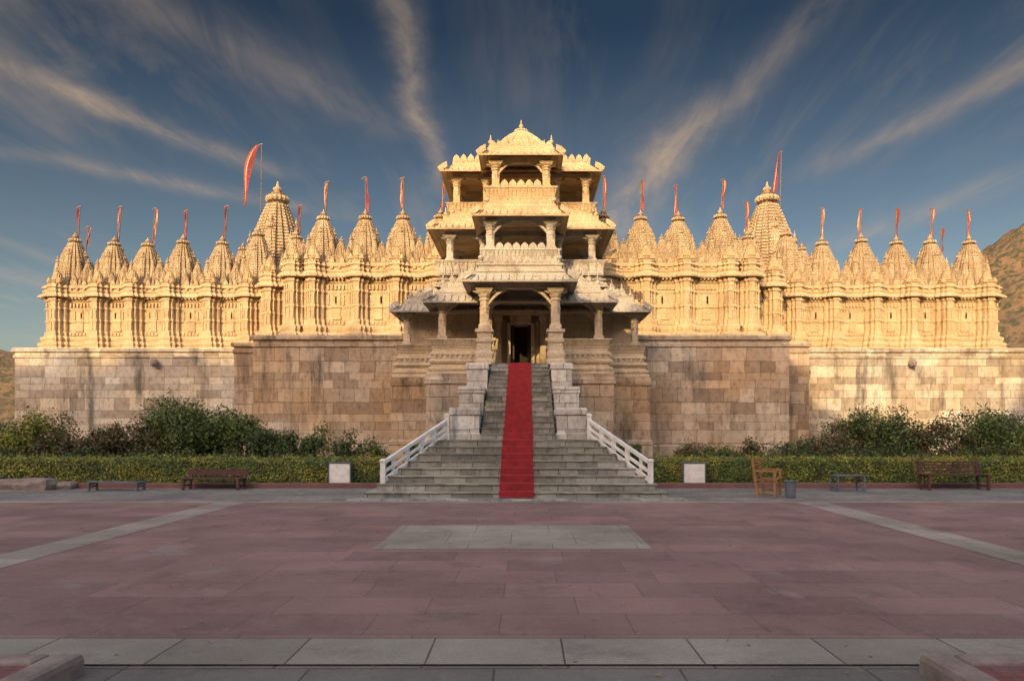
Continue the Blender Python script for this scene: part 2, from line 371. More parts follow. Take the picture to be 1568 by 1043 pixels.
eave(bl,-5.2,5.2,29.95,34,7.0,.45,.28); ribs(bl,-5.2,5.2,29.95,7.0,.45,.28)
for (x,y,z) in ((1.7,26.1,7.5),(3.45,28,7.08),(5.2,29.95,7.0)):
    for s in(-1,1): bl.prism_xz([(s*(x+.1),z-.02),(s*(x+.45),z-.27),(s*(x+.56),z-.1),(s*(x+.35),z+.08),(s*(x+.12),z+.2)],y-.42,y-.3)
bl.rloft(-1.6,1.6,26.2,31,[(0,7.6),(.1,7.66),(.1,7.76),(0,7.8),(0,7.9),(.06,7.94),(.06,8.0),(-.1,8.05)])
merlons(bl,-1.5,1.5,26.3,8.03,.26,.3)
for s in (-1,1): merlons_y(bl,s*1.5,26.4,28.5,8.03,.3,.3)
for k,(hx,y0,z0) in enumerate(((3.3,28.15,7.2),(3.0,28.7,7.5),(2.7,29.3,7.8))):
    bl.rloft(-hx,hx,y0,34,[(0,z0),(.07,z0+.05),(.07,z0+.13),(0,z0+.16),(-.02,z0+.31)])
    for s in(-1,1):
        x0,x1=sorted((s*1.7,s*hx)); merlons(bl,x0,x1,y0+.08,z0+.3,.25,.24)
for k,(hx,y0,z0) in enumerate(((5.0,30.15,7.1),(4.7,30.7,7.42),(4.3,31.2,7.74))):
    bl.rloft(-hx,hx,y0,34,[(0,z0),(.07,z0+.05),(.07,z0+.13),(0,z0+.16),(-.02,z0+.33)])
    for s in(-1,1):
        x0,x1=sorted((s*3.2,s*hx)); merlons(bl,x0,x1,y0+.08,z0+.32,.25,.25)
        for j in range(3): finial(bl,s*(hx-.15-.5*j),y0+.1,z0+.32,.6)
for s in(-1,1):
    for hx,yy,zz in((3.2,28.3,7.5),(2.9,28.9,7.8),(2.5,29.4,8.1),(1.5,26.3,8.05)): finial(bl,s*hx,yy,zz,.75)
bl.obj('porch_roof_tiers',M_pale,T)
# --- storey two
b=MB()
basemould(b,-1.5,1.5,28.65,36,8.0,8.55)
parapet(b,-1.5,1.5,28.7,28.95,8.55,9.2,.16)
for s in(-1,1): merlons_y(b,s*1.55-.05,28.9,31,8.9,.3,.3)
b.box(-1.5,1.5,28.96,36,8.55,8.7)
merlons(b,-1.05,1.05,28.6,9.18,.32,.3)
basemould(b,-3.7,3.7,31.2,36.5,8.1,8.75); 
for s in(-1,1):
    x0,x1=sorted((s*1.75,s*3.75)); parapet(b,x0,x1,31.2,31.4,8.75,9.35,.12)
    merlons(b,x0,x1,30.95,8.62,.33,.5,.08)
    column(b,s*1.28,28.9,9.2,10.4,.17); column(b,s*1.28,31.4,9.0,10.4,.17)
    column(b,s*3.27,31.5,9.35,10.5,.15); column(b,s*3.27,34.3,9.35,10.5,.15)
    column(b,s*1.75,31.5,9.35,10.5,.14)
    strut2(b,s*1.15,9.85,-s,.7,.5,28.83,28.97)
b.box(-1.5,1.5,28.75,29.05,10.4,10.62); b.box(-3.5,3.5,31.35,31.65,10.5,10.72)
b.obj('storey_two_balcony',M_pale,T)
b=MB()
eave(b,-1.55,1.55,28.7,36,10.78,.47,.3); ribs(b,-1.55,1.55,28.7,10.78,.47,.3)
eave(b,-3.75,3.75,31.3,37,10.98,.5,.3); ribs(b,-3.75,3.75,31.3,10.98,.5,.3)
b.rloft(-1.5,1.5,28.9,36,[(0,10.88),(.08,10.93),(.08,11.05),(0,11.1),(-.05,11.2)])
for k in range(3):
    z0=11.08+.3*k; hx=3.6-.25*k; y0=31.5+.6*k
    b.rloft(-hx,hx,y0,37,[(0,z0),(.08,z0+.05),(.08,z0+.14),(0,z0+.17),(-.02,z0+.31)])
    for s in(-1,1):
        x0,x1=sorted((s*1.5,s*hx)); merlons(b,x0,x1,y0+.08,z0+.3,.25,.24); finial(b,s*(hx-.12),y0+.12,z0+.3,.7)
merlons(b,-1.4,1.4,29.0,11.18,.27,.28)
for s in(-1,1): finial(b,s*1.42,29.05,11.18,.75); b.prism_xz([(s*1.65,10.76),(s*2.0,10.5),(s*2.12,10.68),(s*1.9,10.85),(s*1.68,10.98)],28.28,28.4); b.prism_xz([(s*3.85,10.96),(s*4.2,10.7),(s*4.32,10.88),(s*4.1,11.05),(s*3.88,11.18)],30.9,31.0)
basemould(b,-1.5,1.5,31.6,37,11.5,12.1); parapet(b,-1.5,1.5,31.65,31.9,12.1,12.85,.16); b.box(-1.5,1.5,31.91,37,12.1,12.2)
merlons(b,-.95,.95,31.55,12.83,.38,.34)
basemould(b,-3.5,3.5,33.6,38,11.9,12.3)
for s in(-1,1):
    x0,x1=sorted((s*1.6,s*3.6)); parapet(b,x0,x1,33.6,33.85,12.3,12.75,.1)
    column(b,s*1.18,31.95,12.85,14.05,.17); column(b,s*1.18,34.4,12.6,14.05,.17)
    column(b,s*3.2,33.95,12.7,14.05,.16); column(b,s*3.2,36,12.7,14.05,.16); column(b,s*1.75,33.95,12.7,14.05,.14)
    strut2(b,s*1.05,13.5,-s,.6,.5,31.88,32.02)
b.box(-1.42,1.42,31.8,32.1,14.05,14.27); b.box(-3.4,3.4,33.8,34.1,14.05,14.27)
eave(b,-1.5,1.5,31.7,36.5,14.45,.45,.25); ribs(b,-1.5,1.5,31.7,14.45,.45,.25)
eave(b,-3.5,3.5,33.6,38,14.42,.45,.25); ribs(b,-3.5,3.5,33.6,14.42,.45,.25)
b.rloft(-3.4,3.4,33.8,38,[(0,14.5),(.07,14.56),(.07,14.66),(0,14.7),(0,14.85)])
for s in(-1,1):
    x0,x1=sorted((s*1.6,s*3.4)); merlons(b,x0,x1,33.85,14.84,.33,.42)
    merlons_y(b,s*3.35,34,37.5,14.84,.4,.4)
    b.prism_xz([(s*1.6,14.43),(s*1.95,14.2),(s*2.08,14.4),(s*1.85,14.6),(s*1.62,14.7)],31.3,31.42)
    b.prism_xz([(s*3.6,14.4),(s*3.95,14.17),(s*4.08,14.37),(s*3.85,14.55),(s*3.62,14.65)],33.2,33.3)
b.rloft(-1.5,1.5,31.8,34.9,[(0,14.55),(.06,14.6),(.06,14.72),(0,14.76),(0,14.85)])
merlons(b,-1.45,1.45,31.85,14.84,.29,.24)
for s in(-1,1): finial(b,s*1.42,31.95,14.84,.75); merlons_y(b,s*1.45-.05,32.1,34.8,14.84,.3,.24)
prof=[];R=1.5
tiers=10
for k in range(tiers):
    f=lambda t:R*((1-t)**.75*.8+.2*(1-t*t))+.06
    r=f(k/tiers); r2=f((k+1)/tiers)
    z0=14.86+1.3*k/tiers; z1=14.86+1.3*(k+1)/tiers
    prof+=[(r,z0),(r,z0+(z1-z0)*.5),((r+r2)/2,z0+(z1-z0)*.58),((r+r2)/2*.97,z1-.001)]
b.ploft(RAT,0,33.4,prof)
for s in (-1,1):
    for (dx,dy,zz,sc) in ((1.1,-1.0,15.0,.5),(.62,-1.3,15.0,.45)): finial(b,s*dx,33.4+dy,zz,sc)
b.ploft(GEAR,0,33.4,[(.2,16.05),(.32,16.11),(.36,16.16),(.32,16.22),(.2,16.25)])
finial(b,0,33.4,16.23,.7)
b.obj('storey_three_pavilion',M_gold,T)
b=MB(); b.box(-3.2,3.2,36.6,42,6.1,14.35); b.box(-1.4,1.4,34.9,36.5,8.8,10.6)
b.obj('tower_core',M_porch,T)
# --- shikhara mesh
def sp(b,plan,cx,cy,z0,R,H,n,amal=True):
    prof=[(R*1.05,z0),(R*1.05,z0+.015*H),(R*.97,z0+.025*H)]
    f=lambda t:R*(1-.08*t-.62*t**2.2)
    for i in range(n):
        t=i/n; t1=(i+1)/n
        za=z0+H*(.03+.97*t); zb=z0+H*(.03+.97*t1)
        prof+=[(f(t),za),(f(t)*.99,za+(zb-za)*.62),(f(t1)*.945,za+(zb-za)*.66),(f(t1)*.945,zb-.0005)]
    b.ploft(plan,cx,cy,prof)
    if amal:
        z=z0+H
        b.ploft(OCT,cx,cy,[(.2*R,z-.01),(.2*R,z+.03*H)])
        b.ploft(GEAR if n>16 else ngon(12),cx,cy,[(.24*R,z+.02*H),(.34*R,z+.03*H),(.38*R,z+.05*H),(.34*R,z+.075*H),(.2*R,z+.09*H)])
        b.ploft(ngon(10),cx,cy,[(.16*R,z+.09*H),(.22*R,z+.105*H),(.09*R,z+.12*H),(.14*R,z+.14*H),(.14*R,z+.155*H),(.05*R,z+.175*H),(.02*R,z+.22*H)])
def shikhara(name,R,H,n=26):
    b=MB(); sp(b,RAT,0,0,0,R,H,n)
    for k in range(4):
        c,s=[(1,0),(0,1),(-1,0),(0,-1)][k]
        sp(b,RAT2,c*.58*R,s*.58*R,0,.40*R,.72*H,18)
        sp(b,RAT2,c*.82*R,s*.82*R,-.02*H,.28*R,.46*H,12)
        sp(b,RAT2,c*1.0*R,s*1.0*R,-.02*H,.18*R,.26*H,7)
        for q in(-1,1):
            sp(b,RAT2,c*.80*R-s*q*.40*R,s*.80*R+c*q*.40*R,-.02*H,.16*R,.34*H,8)
        c2,s2=(c-s)*.62,(c+s)*.62
        sp(b,RAT2,c2*R,s2*R,0,.26*R,.58*H,13)
        sp(b,RAT2,c2*R*1.2,s2*R*1.2,-.02*H,.19*R,.34*H,8)
    return b.obj(name,M_spire,T)
SH=shikhara('shikhara_spire',1.0,2.85,22); me_sp=SH.data; bpy.data.objects.remove(SH)
SB=shikhara('great_shikhara',2.1,6.9,32); me_big=SB.data; bpy.data.objects.remove(SB)
def inst(name,me,loc,sc=(1,1,1),rot=0):
    o=bpy.data.objects.new(name,me); scene.collection.objects.link(o); o.parent=T; o.location=loc; o.scale=sc; o.rotation_euler=(0,0,rot); return o
b=MB()
b.ploft(RAT,0,0,[(.46,0),(.46,.07),(.34,.1),(.42,.17),(.42,.21),(.29,.26),(.35,.33),(.35,.37),(.24,.41)])
sp(b,RAT2,0,0,.38,.26,.55,8)
for s in(-1,1):
    for q in(-1,1): sp(b,RAT2,s*.3,q*.3,.12,.12,.3,5)
o=b.obj('turret',M_gold,T); me_tur=o.data; bpy.data.objects.remove(o)
PR=[(.45,0),(.45,.22),(.33,.25),(.40,.32),(.40,.42),(.2,.5),(.28,.62),(.28,.72),(.08,.8),(.08,1.0),(0,1.02),(0,1.5),(.06,1.5),(.06,1.58),(0,1.6),(0,2.1),(.07,2.12),(.07,2.2),(0,2.22),(0,2.5),(.1,2.54),(.1,2.66),(.05,2.68),(.05,2.74),(.40,2.70),(.44,2.76),(.18,2.92),(.1,2.94),(.17,3.0),(.17,3.07),(.08,3.09),(.08,3.17),(.2,3.2),(.2,3.26),(.1,3.3),(.1,3.36)]
PT=3.36
def facade(b,x0,x1,yf,yb,z0,sz,projs,pw=.3):
    P=[(o*.75,z0+z*sz) for o,z in PR]
    b.rloft(x0,x1,yf,yb,P)
    def onproj(x): return any(abs(x-p)<pw+.24 for p in projs)
    n=int((x1-x0)/.2)
    for i in range(n):
        x=x0+(x1-x0)*(i+.5)/n
        if onproj(x): continue
        b.box(x-.05,x+.05,yf-.10,yf+.02,z0+2.26*sz,z0+2.46*sz)
        b.box(x-.045,x+.045,yf-.27,yf+.02,z0+2.63*sz,z0+2.715*sz)
        if i%2==0: b.rloft(x-.045,x+.045,yf-.05,yf+.02,[(.01,z0+1.63*sz),(.0,z0+1.68*sz),(.0,z0+1.98*sz),(.02,z0+2.03*sz)])
        b.box(x-.06,x+.06,yf-.12,yf+.02,z0+.83*sz,z0+.96*sz)
        if i%2: b.box(x-.07,x+.07,yf-.17,yf+.02,z0+3.09*sz,z0+3.18*sz)
    for x in projs:
        Q=[(o*.62,z0+z*sz+.004) for o,z in PR]
        b.rloft(x-pw-.22,x+pw+.22,yf-.20,yf+.4,[(o,z+.003) for o,z in Q])
        b.rloft(x-pw,x+pw,yf-.42,yf+.4,Q)
        b.rloft(x-pw*.5,x+pw*.5,yf-.58,yf+.4,[(o*.8,z-.003) for o,z in Q])
        for k in(-1,1):
            b.rloft(x+k*.1-.03,x+k*.1+.03,yf-.62,yf-.5,[(0,z0+1.05*sz),(0,z0+1.45*sz)]); b.rloft(x+k*.1-.03,x+k*.1+.03,yf-.62,yf-.5,[(0,z0+1.65*sz),(0,z0+2.05*sz)])
            b.rloft(x+k*.26-.03,x+k*.26+.03,yf-.46,yf-.4,[(0,z0+1.65*sz),(0,z0+2.45*sz)])
            b.rloft(x+k*.45-.03,x+k*.45+.03,yf-.24,yf-.1,[(0,z0+1.05*sz),(0,z0+2.45*sz)])
    xs=sorted(projs); zt=z0+PT*sz
    for a,c in zip(xs,xs[1:]):
        m=(a+c)/2
        if c-a>1.3:
            b.rloft(m-.20,m+.20,yf-.05,yf+.2,[(.03,z0+1.03*sz),(.03,z0+1.12*sz),(0,z0+1.13*sz),(0,z0+1.5*sz),(.05,z0+1.52*sz),(.0,z0+1.6*sz),(0,z0+2.1*sz)])
            for k in(-1,1): merlons(b,m+k*.27-.13,m+k*.27+.13,yf-.05,zt,.26,.3)
farX=[16.1,18.3,20.7,22.85,24.9,27.3]; midX=[4.55,6.65,8.75,11.1]
SF,SM,SL=1.17,1.31,1.25
bf=MB()
for s in(-1,1):
    x0,x1=sorted((s*14.4,s*28.1)); facade(bf,x0,x1,40.3,44,6.15,SF,[s*x for x in farX]+[s*14.9])
    x0,x1=sorted((s*12.5,s*14.6)); facade(bf,x0,x1,38.5,42,6.15,SL,[s*12.9,s*14.1])
    x0,x1=sorted((s*3.0,s*12.5)); facade(bf,x0,x1,36.7,41,6.15,SM,[s*x for x in midX]+[s*12.2])
bf.box(-28,28,44.01,66,6.1,9.6)
bf.obj('shrine_walls',M_gold,T)
rnd=random.Random(3)
zf=6.15+PT*SF; zm=6.15+PT*SM; zl=6.15+PT*SL
spirepos=[]
def peak(z0,sc): return z0+2.85*1.22*sc
for s in(-1,1):
    for x in farX:
        j=rnd.uniform(.96,1.05)
        if x>16.5: inst('shikhara_spire',me_sp,(s*x,41.7,zf-.25),(1.05,1.0,1.04*j)); spirepos.append((s*x,41.7,peak(zf-.25,1.04*j),1))
        else: inst('shikhara_spire',me_sp,(s*x,41.7,zf-.2),(1.05,1,1.2))
        inst('turret',me_tur,(s*x,40.15,zf-.02),(1,1,rnd.uniform(.8,.95)))
    for x in midX:
        j=rnd.uniform(.97,1.04)
        inst('shikhara_spire',me_sp,(s*x,38.2,zm-.3),(1.05,1.0,1.04*j)); spirepos.append((s*x,38.2,peak(zm-.3,1.04*j),1))
        inst('turret',me_tur,(s*x,36.5,zm-.02),(1,1,rnd.uniform(.85,1.0)))
    inst('shikhara_spire',me_sp,(s*13.2,40.0,zl-.3),(.95,.95,.92)); spirepos.append((s*13.2,40.0,peak(zl-.3,.92),1))
    inst('turret',me_tur,(s*12.2,36.5,zm-.02)); inst('turret',me_tur,(s*12.9,38.3,zl-.02)); inst('turret',me_tur,(s*14.1,38.3,zl-.02)); inst('turret',me_tur,(s*14.9,40.15,zf-.02))
    for L,y,z in ((farX,41.2,zf-.1),(midX+[12.9],37.7,zm-.1)):
        for a,c in zip(L,L[1:]):
            inst('small_spire',me_sp,(s*(a+c)/2,y-.1,z),(.40,.40,.50*rnd.uniform(.85,1.15)))
            inst('small_spire',me_sp,(s*((a+c)/2+rnd.uniform(-.25,.25)),y+2.6,z-.1),(.6,.6,.74*rnd.uniform(.9,1.1)))
            for d in(-.5,.5): inst('small_spire',me_sp,(s*(a+c)/2+d,y-.6,z),(.22,.22,.3*rnd.uniform(.8,1.2)))
            for d in(-.25,0,.25): inst('small_spire',me_sp,(s*(a+c)/2+d,y-.85,z),(.11,.11,.17*rnd.uniform(.8,1.2)))
    inst('great_shikhara',me_big,(s*16.2,45.2,zf-.7),(1,1,1.02))
    inst('small_spire',me_sp,(s*14.3,43,zl),(.9,.9,1.1)); inst('small_spire',me_sp,(s*18.0,44,zl),(.8,.8,.95))
    inst('small_spire',me_sp,(s*26.3,44.5,zf-.2),(.8,.8,1.15)); inst('small_spire',me_sp,(s*28.0,43.6,zf-.3),(.75,.75,.95)); 
b=MB()
for x in (-20.6,21.9):
    b.ploft(RND,x,38.25,[(.02,5.1),(.16,5.15),(.22,5.3),(.2,5.45),(.1,5.55),(.01,5.6)]); b.beam((x,38.5,5.3),(x,37.95,5.22),.14,.14)
b.obj('water_spouts',M_stone,T)
# ------------------------------------------------------------ flags
M_pole=m_plain('flag_pole_metal',(.14,.10,.075),.6)
M_fr=m_plain('flag_red',(.36,.045,.028),.8,(.22,.022,.018)); M_fw=m_plain('flag_faded',(.55,.36,.22),.8); M_fo=m_plain('flag_orange',(.44,.12,.045),.8,(.33,.08,.03))
M_fm=m_plain('flag_maroon',(.20,.025,.022),.8,(.12,.018,.018))
def flag(x,y,z,h,lean=0,w=.11,free=0):
    b=MB(); top=Vector((x+lean,y,z+h)); base=Vector((x,y,z-.9)); b.cur=0; b.tube(base,top,.04,8,.03)
    n=16; s=1 if rnd.random()<.5 else -1
    k=rnd.choice((0,1,2,3))
    cols=(((0,.4,1),(.4,.7,2),(.7,1.0,1)),((0,.55,3),(.55,1,2)),((0,1,1),),((0,1,4),))[k] if not free else ((0,.6,4),(.6,.75,2),(.75,1,1))
    a0=rnd.random()*6; L=rnd.uniform(.72,.95)
    for (a,c,mi) in cols:
        b.cur=mi; vs=[];fs=[]
        for i in range(n+1):
            t=i/n
            if free: p=top+Vector((free*(.12+.88*t**.75),0,-t*h*1.12))
            else: p=top.lerp(base,t*h*L/(h+.9))
            ww=w*(1+.3*math.sin(t*5+a0))*(1.6*math.sin(.5+t*2.3) if free else 1)
            for q in (a,c): vs.append((p.x+s*(.035+q*ww)+.03*math.sin(t*8+a0)*t,p.y+.05*math.sin(t*7+q*4),p.z-.05*q))
        for i in range(n): fs.append((2*i,2*i+1,2*i+3,2*i+2))
        b.add(vs,fs)
    b.cur=0; b.box(top.x-.10,top.x+.10,top.y-.03,top.y+.03,top.z,top.z+.05); b.beam((top.x-.09,top.y,top.z+.03),(top.x-.2,top.y,top.z-.1),.04,.04)
    b.obj('temple_flag',[M_pole,M_fr,M_fw,M_fo,M_fm])
for (x,y,z,f) in spirepos:
    flag(x+rnd.uniform(-.05,.05),y+.25,z-.45,rnd.uniform(1.95,2.35),rnd.uniform(-.1,.3))
flag(-17.45,45.6,17.0,3.6,.03,.30,-1.05); flag(17.2,45.6,17.1,3.0,.1,.16,-.35)
flag(-28.0,43.6,12.9,1.6,.3); flag(27.3,44.6,13,1.7,.1)
# ------------------------------------------------------------ vegetation
ML1=m_leaf('hedge_leaf',(.12,.17,.03)); ML2=m_leaf('hedge_leaf_yellow',(.30,.27,.035)); ML3=m_leaf('dark_leaf',(.055,.09,.025)); ML4=m_leaf('rust_leaf',(.15,.08,.04)); M_twig=m_plain('twig',(.09,.06,.04),.9)
def leaf(b,p,s,n=None):
    d=Vector((random.gauss(0,1),random.gauss(0,1),random.gauss(0,1)))
    if n: d=d*.6+n
    d.normalize(); u=d.orthogonal().normalized(); a=random.random()*TAU
    w=d.cross(u); u2=u*math.cos(a)+w*math.sin(a); w2=d.cross(u2)
    b.add([tuple(p-u2*s),tuple(p+w2*s*.45),tuple(p+u2*s),tuple(p-w2*s*.45)],[(0,1,2,3)])
def hedge(x0,x1,y0=19.55,y1=20.5,z0=.1,z1=.80):
    b=MB(); b.cur=1; b.box(x0+.04,x1-.04,y0+.06,y1-.06,z0-.1,z1-.07)
    n=int((x1-x0)*1500)
    for i in range(n):
        x=random.uniform(x0,x1); r=random.random()
        top=z1+.05*noise.noise(Vector((x*1.7,0,0)))+.03*noise.noise(Vector((x*6,3,0)))
        if r<.55: y=y0+random.gauss(0,.03)+.05*noise.noise(Vector((x*2,5,0))); z=random.uniform(z0-.05,top); nn=Vector((0,-1,.3))
        elif r<.96: y=random.uniform(y0,y1); z=top+random.gauss(0,.025); nn=Vector((0,-.2,1))
        else: y=random.uniform(y0,y1); z=top+random.uniform(0,.12); nn=None
        yy=noise.noise(Vector((x*.9,z*2.2,y)))+ (z-z0)/(z1-z0)*.25-.1
        b.cur=0 if random.random()>.45+yy*.9 else 2
        if random.random()<.15: b.cur=1
        leaf(b,Vector((x,y,z)),random.uniform(.022,.042),nn)
    b.obj('trimmed_hedge',[ML1,ML3,ML2])
hedge(-19,-3.75); hedge(3.75,19)
def bush(x,y,w,h,mats,n,ls=.05,z0=0.,name='shrub'):
    b=MB(); b.cur=2
    cl=[]
    for k in range(int(7+w*6)):
        a=random.random()*TAU; r=random.random()**.6*w*.5
        cx=x+r*math.cos(a); cy=y+r*math.sin(a)*.6; cz=z0+h*random.uniform(.25,.92)*(1-.35*(r/(w*.5))**2)
        cl.append((cx,cy,cz,random.uniform(.13,.26)*max(.6,min(w,h)),random.random()))
        b.tube((x+(cx-x)*.3,y,z0-.05),(cx,cy,cz),.02,5,.006)
        for q in range(3):
            dx,dy,dz=random.gauss(0,.15),random.gauss(0,.15),random.uniform(.05,.35)
            b.tube((cx,cy,cz),(cx+dx,cy+dy,cz+dz),.007,4,.003)
    for i in range(n):
        cx,cy,cz,r,t=random.choice(cl)
        d=Vector((random.gauss(0,1),random.gauss(0,1),random.gauss(0,1))).normalized()*r*random.random()**.45*random.choice((1,1,1,1.35))
        p=Vector((cx,cy,cz))+d*1.0
        if p.z<z0: continue
        b.cur=0 if random.random()<.3+.5*t else 1
        leaf(b,p,ls*random.uniform(.6,1.3))
    b.obj(name,mats)
G=[ML1,ML3,M_twig]; Yl=[ML2,ML1,M_twig]; Dk=[ML3,ML3,M_twig]; Ru=[ML4,ML3,M_twig]
for (x,y,w,h,ms,n) in [(-17.3,24,3.4,2.3,Yl,8000),(-19.5,25,3,2.0,Dk,4500),(-15.3,23.6,2.7,2.05,Ru,7000),(-13.6,23.8,2.8,2.2,Ru,7500),(-11.6,24,3.2,2.7,G,10500),(-12.9,26,3,2.9,Dk,7500),(-10,24.3,3.0,2.35,G,8500),(-8.7,23.4,2.1,1.85,Dk,4500),
    (-7.4,22.8,1.4,1.75,Dk,2000),(-6.5,23,1.5,1.9,G,2000),(-5.6,22.6,1.2,1.65,Dk,1500),(-4.8,22.8,1.3,1.4,G,1600),(-8.0,23.2,1.2,1.75,G,1500),
    (5.6,22.5,1.4,1.2,Ru,1500),(6.7,23,1.5,1.4,G,1900),(7.9,22.6,1.5,1.35,Ru,2000),(9.2,23,1.8,1.55,Dk,2900),
    (10.7,23.5,2.3,1.95,Ru,4500),(12.2,24,2.8,2.35,G,8500),(13.6,24.5,2.7,2.0,Dk,6500),(15,24,2.7,2.05,Ru,6000),(16.5,24,2.7,2.25,G,7500),(17.6,23.4,1.7,1.6,Yl,3600),(19,24.4,2.8,2.3,G,6000),(14.3,26,2.9,2.4,Dk,6000),(17.8,26,3.3,2.6,Dk,6000)]:
    bush(x,y,w,h,ms,n,.055)
for x0,x1 in((-19,-5.9),(6,19)):
    x=x0
    while x<x1: bush(x,21.9,1.9,random.uniform(.95,1.25),random.choice((Dk,Dk,G)),1500,.05); x+=1.25
for x in(-2.95,3.2):
    b=MB(); 
    for i in range(4200):
        px=x+ (random.random()-.5)*1.1; py=21.2+(random.random()-.5)*.9; top=1.12
        f=random.random()
        if f<.5: py=20.8+random.gauss(0,.03); pz=random.uniform(.2,top)
        else: pz=top+random.gauss(0,.03)
        b.cur=0 if random.random()<.6 else 1
        leaf(b,Vector((px,py,pz)),.035)
    b.cur=1; b.box(x-.52,x+.52,20.86,21.6,0,1.05)
    b.obj('clipped_shrub',[ML1,ML3])
b=MB()
for i in range(300):
    x=random.gauss(0,5); y=random.uniform(4.6,15.5)
    a=random.random()*TAU; s=random.uniform(.012,.03); c,d=math.cos(a)*s,math.sin(a)*s; z=.024
    b.add([(x-c,y-d,z),(x+d*.5,y-c*.5,z+.006),(x+c,y+d,z+.002),(x-d*.5,y+c*.5,z+.008)],[(0,1,2,3)])
b.obj('fallen_leaves',m_plain('dry_leaf',(.28,.2,.07),.8))
# ------------------------------------------------------------ street furniture
M_wood=m_plain('bench_wood',(.34,.17,.06),.6,(.18,.09,.035),8); M_red=m_plain('bench_dark_iron',(.10,.042,.035),.6); M_blue=m_plain('blue_grey_metal',(.13,.155,.18),.5)
def place(b,name,mats,loc,rot):
    o=b.obj(name,mats); o.location=loc; o.rotation_euler=(0,0,rot); return o
def bench(name,mat,loc,rot,L=1.5,back=.85,slat=5,seatw=.45,armr=True,sh=.41,t=.032):
    b=MB()
    for s in(-1,1):
        x=s*(L/2-.08)
        b.box(x-t,x+t,-seatw/2,-seatw/2+.06,0,.62 if armr else sh-.001)
        if back>.5: b.beam((x,seatw/2-.03,0),(x,seatw/2+.1,back),.06,.06)
        else: b.box(x-t,x+t,seatw/2-.06,seatw/2,0,sh-.001)
        b.box(x-.028,x+.028,-seatw/2+.06,seatw/2-.06,sh-.05,sh-.002); b.box(x-.026,x+.026,-seatw/2+.06,seatw/2-.06,.1,.14)
        if armr: b.box(x-.04,x+.04,-seatw/2-.03,seatw/2+.04,.621,.66)
    for i in range(slat):
        y=-seatw/2+seatw*(i+.5)/slat; b.box(-L/2,L/2,y-seatw/slat*.32,y+seatw/slat*.32,sh,sh+.025)
    if back>.5:
        for i in range(4):
            z=sh+.1+(back-sh-.14)*i/3; y=seatw/2-.03+.13*z/back; b.box(-L/2,L/2,y-.04,y-.02,z-.022,z+.022)
    place(b,name,mat,loc,rot)
bench('wooden_bench',M_wood,(6.25,16.9,.01),math.radians(62),1.05,.93)
bench('metal_bench',M_red,(-8.33,18.7,.01),0,1.65,.56,armr=False,sh=.3)
bench('metal_bench',M_red,(11.9,18.6,.01),0,1.75,.78,armr=False)
bench('backless_bench',M_blue,(-10.8,18.4,.01),0,1.45,.2,armr=False,sh=.22,seatw=.4,t=.02)
bench('backless_bench',M_blue,(8.8,18.2,.01),0,.85,.42,armr=False,t=.02)
b=MB(); b.ploft(ngon(16),0,0,[(.1,0),(.115,.02),(.14,.38),(.155,.39),(.155,.42),(.13,.425),(.12,.1)]); place(b,'litter_bin',M_blue,(6.62,16.5,.01),0)
for x,y in((-5.05,19.42),(5.0,19.42)):
    b=MB(); b.cur=0; b.rloft(-.29,.29,-.09,.09,[(0,.12),(0,.66),(-.015,.68)]); b.cur=1; b.rloft(-.31,.31,-.1,.1,[(0,0),(0,.115),(-.02,.12)])
    b.box(-.32,-.292,-.1,.1,.12,.69); b.box(.292,.32,-.1,.1,.12,.69); b.box(-.32,.32,-.1,.1,.691,.72)
    b.cur=0; b.box(-.2,.2,-.1,-.088,.25,.55)
    place(b,'white_utility_box',[M_white,M_blue],(x,y,.0),random.uniform(-.08,.08))
for (x,y,L,h,r) in((-14.6,18.9,1.4,.28,.1),(-13.2,18.7,1.0,.32,-.1),(-12.7,19.0,.7,.2,.2)):
    b=MB(); b.rings([[(sx*L/2*q+random.uniform(-.04,.04),sy*.25*q+random.uniform(-.03,.03),z) for sx,sy in((-1,-1),(0,-1.15),(1,-1),(1.08,0),(1,1),(0,1.1),(-1,1),(-1.1,0))] for q,z in((1,0),(1.02,h*.5),(.92,h*.9),(.6,h))])
    place(b,'stone_slab',M_stone,(x,y,0),r)
# ------------------------------------------------------------ hills
def hillmat():
    m,nt,ns,lk,bs=newmat('hill_scrub'); p=pos(nt)
    col=mix(nt,ramp(nt,noise_(nt,p,.03,6),.35,.65),(.20,.125,.07),(.12,.085,.045))
    col=mix(nt,ramp(nt,noise_(nt,p,.35,8,(1,1,1),.75),.46,.56),col,(.045,.05,.025))
    lk.new(col,bs.inputs['Base Color']); bs.inputs['Roughness'].default_value=1
    bump(nt,noise_(nt,p,.25,8,(1,1,1),.7),bs,1,2.5); return m
M_hill=hillmat()
def hill(name,x0,x1,y0,y1,fn,nx=90,ny=36):
    b=MB(); vs=[];fs=[]
    for j in range(ny+1):
        for i in range(nx+1):
            x=x0+(x1-x0)*i/nx; y=y0+(y1-y0)*j/ny; vs.append((x,y,fn(x,y)))
    for j in range(ny):
        for i in range(nx):
            a=j*(nx+1)+i; fs.append((a,a+1,a+nx+2,a+nx+1))
    b.add(vs,fs); return b.obj(name,M_hill,None,True)
def f_far(x,y):
    t=(y-140)/160; env=math.sin(min(1,max(0,t))*math.pi)**.8
    r=max(0,(x-100)/90); base=18+ (60*min(1.2,r)**.8 if r>0 else 0)
    base+=max(0,min(1,(-110-x)/60))*8
    return -1+env*(base+ 7*noise.noise(Vector((x*.02,y*.02,1)))+3.5*noise.noise(Vector((x*.08,y*.08,2)))+1.8*noise.noise(Vector((x*.25,y*.25,2))))
hill('background_hills',-380,420,140,300,f_far,260,70)
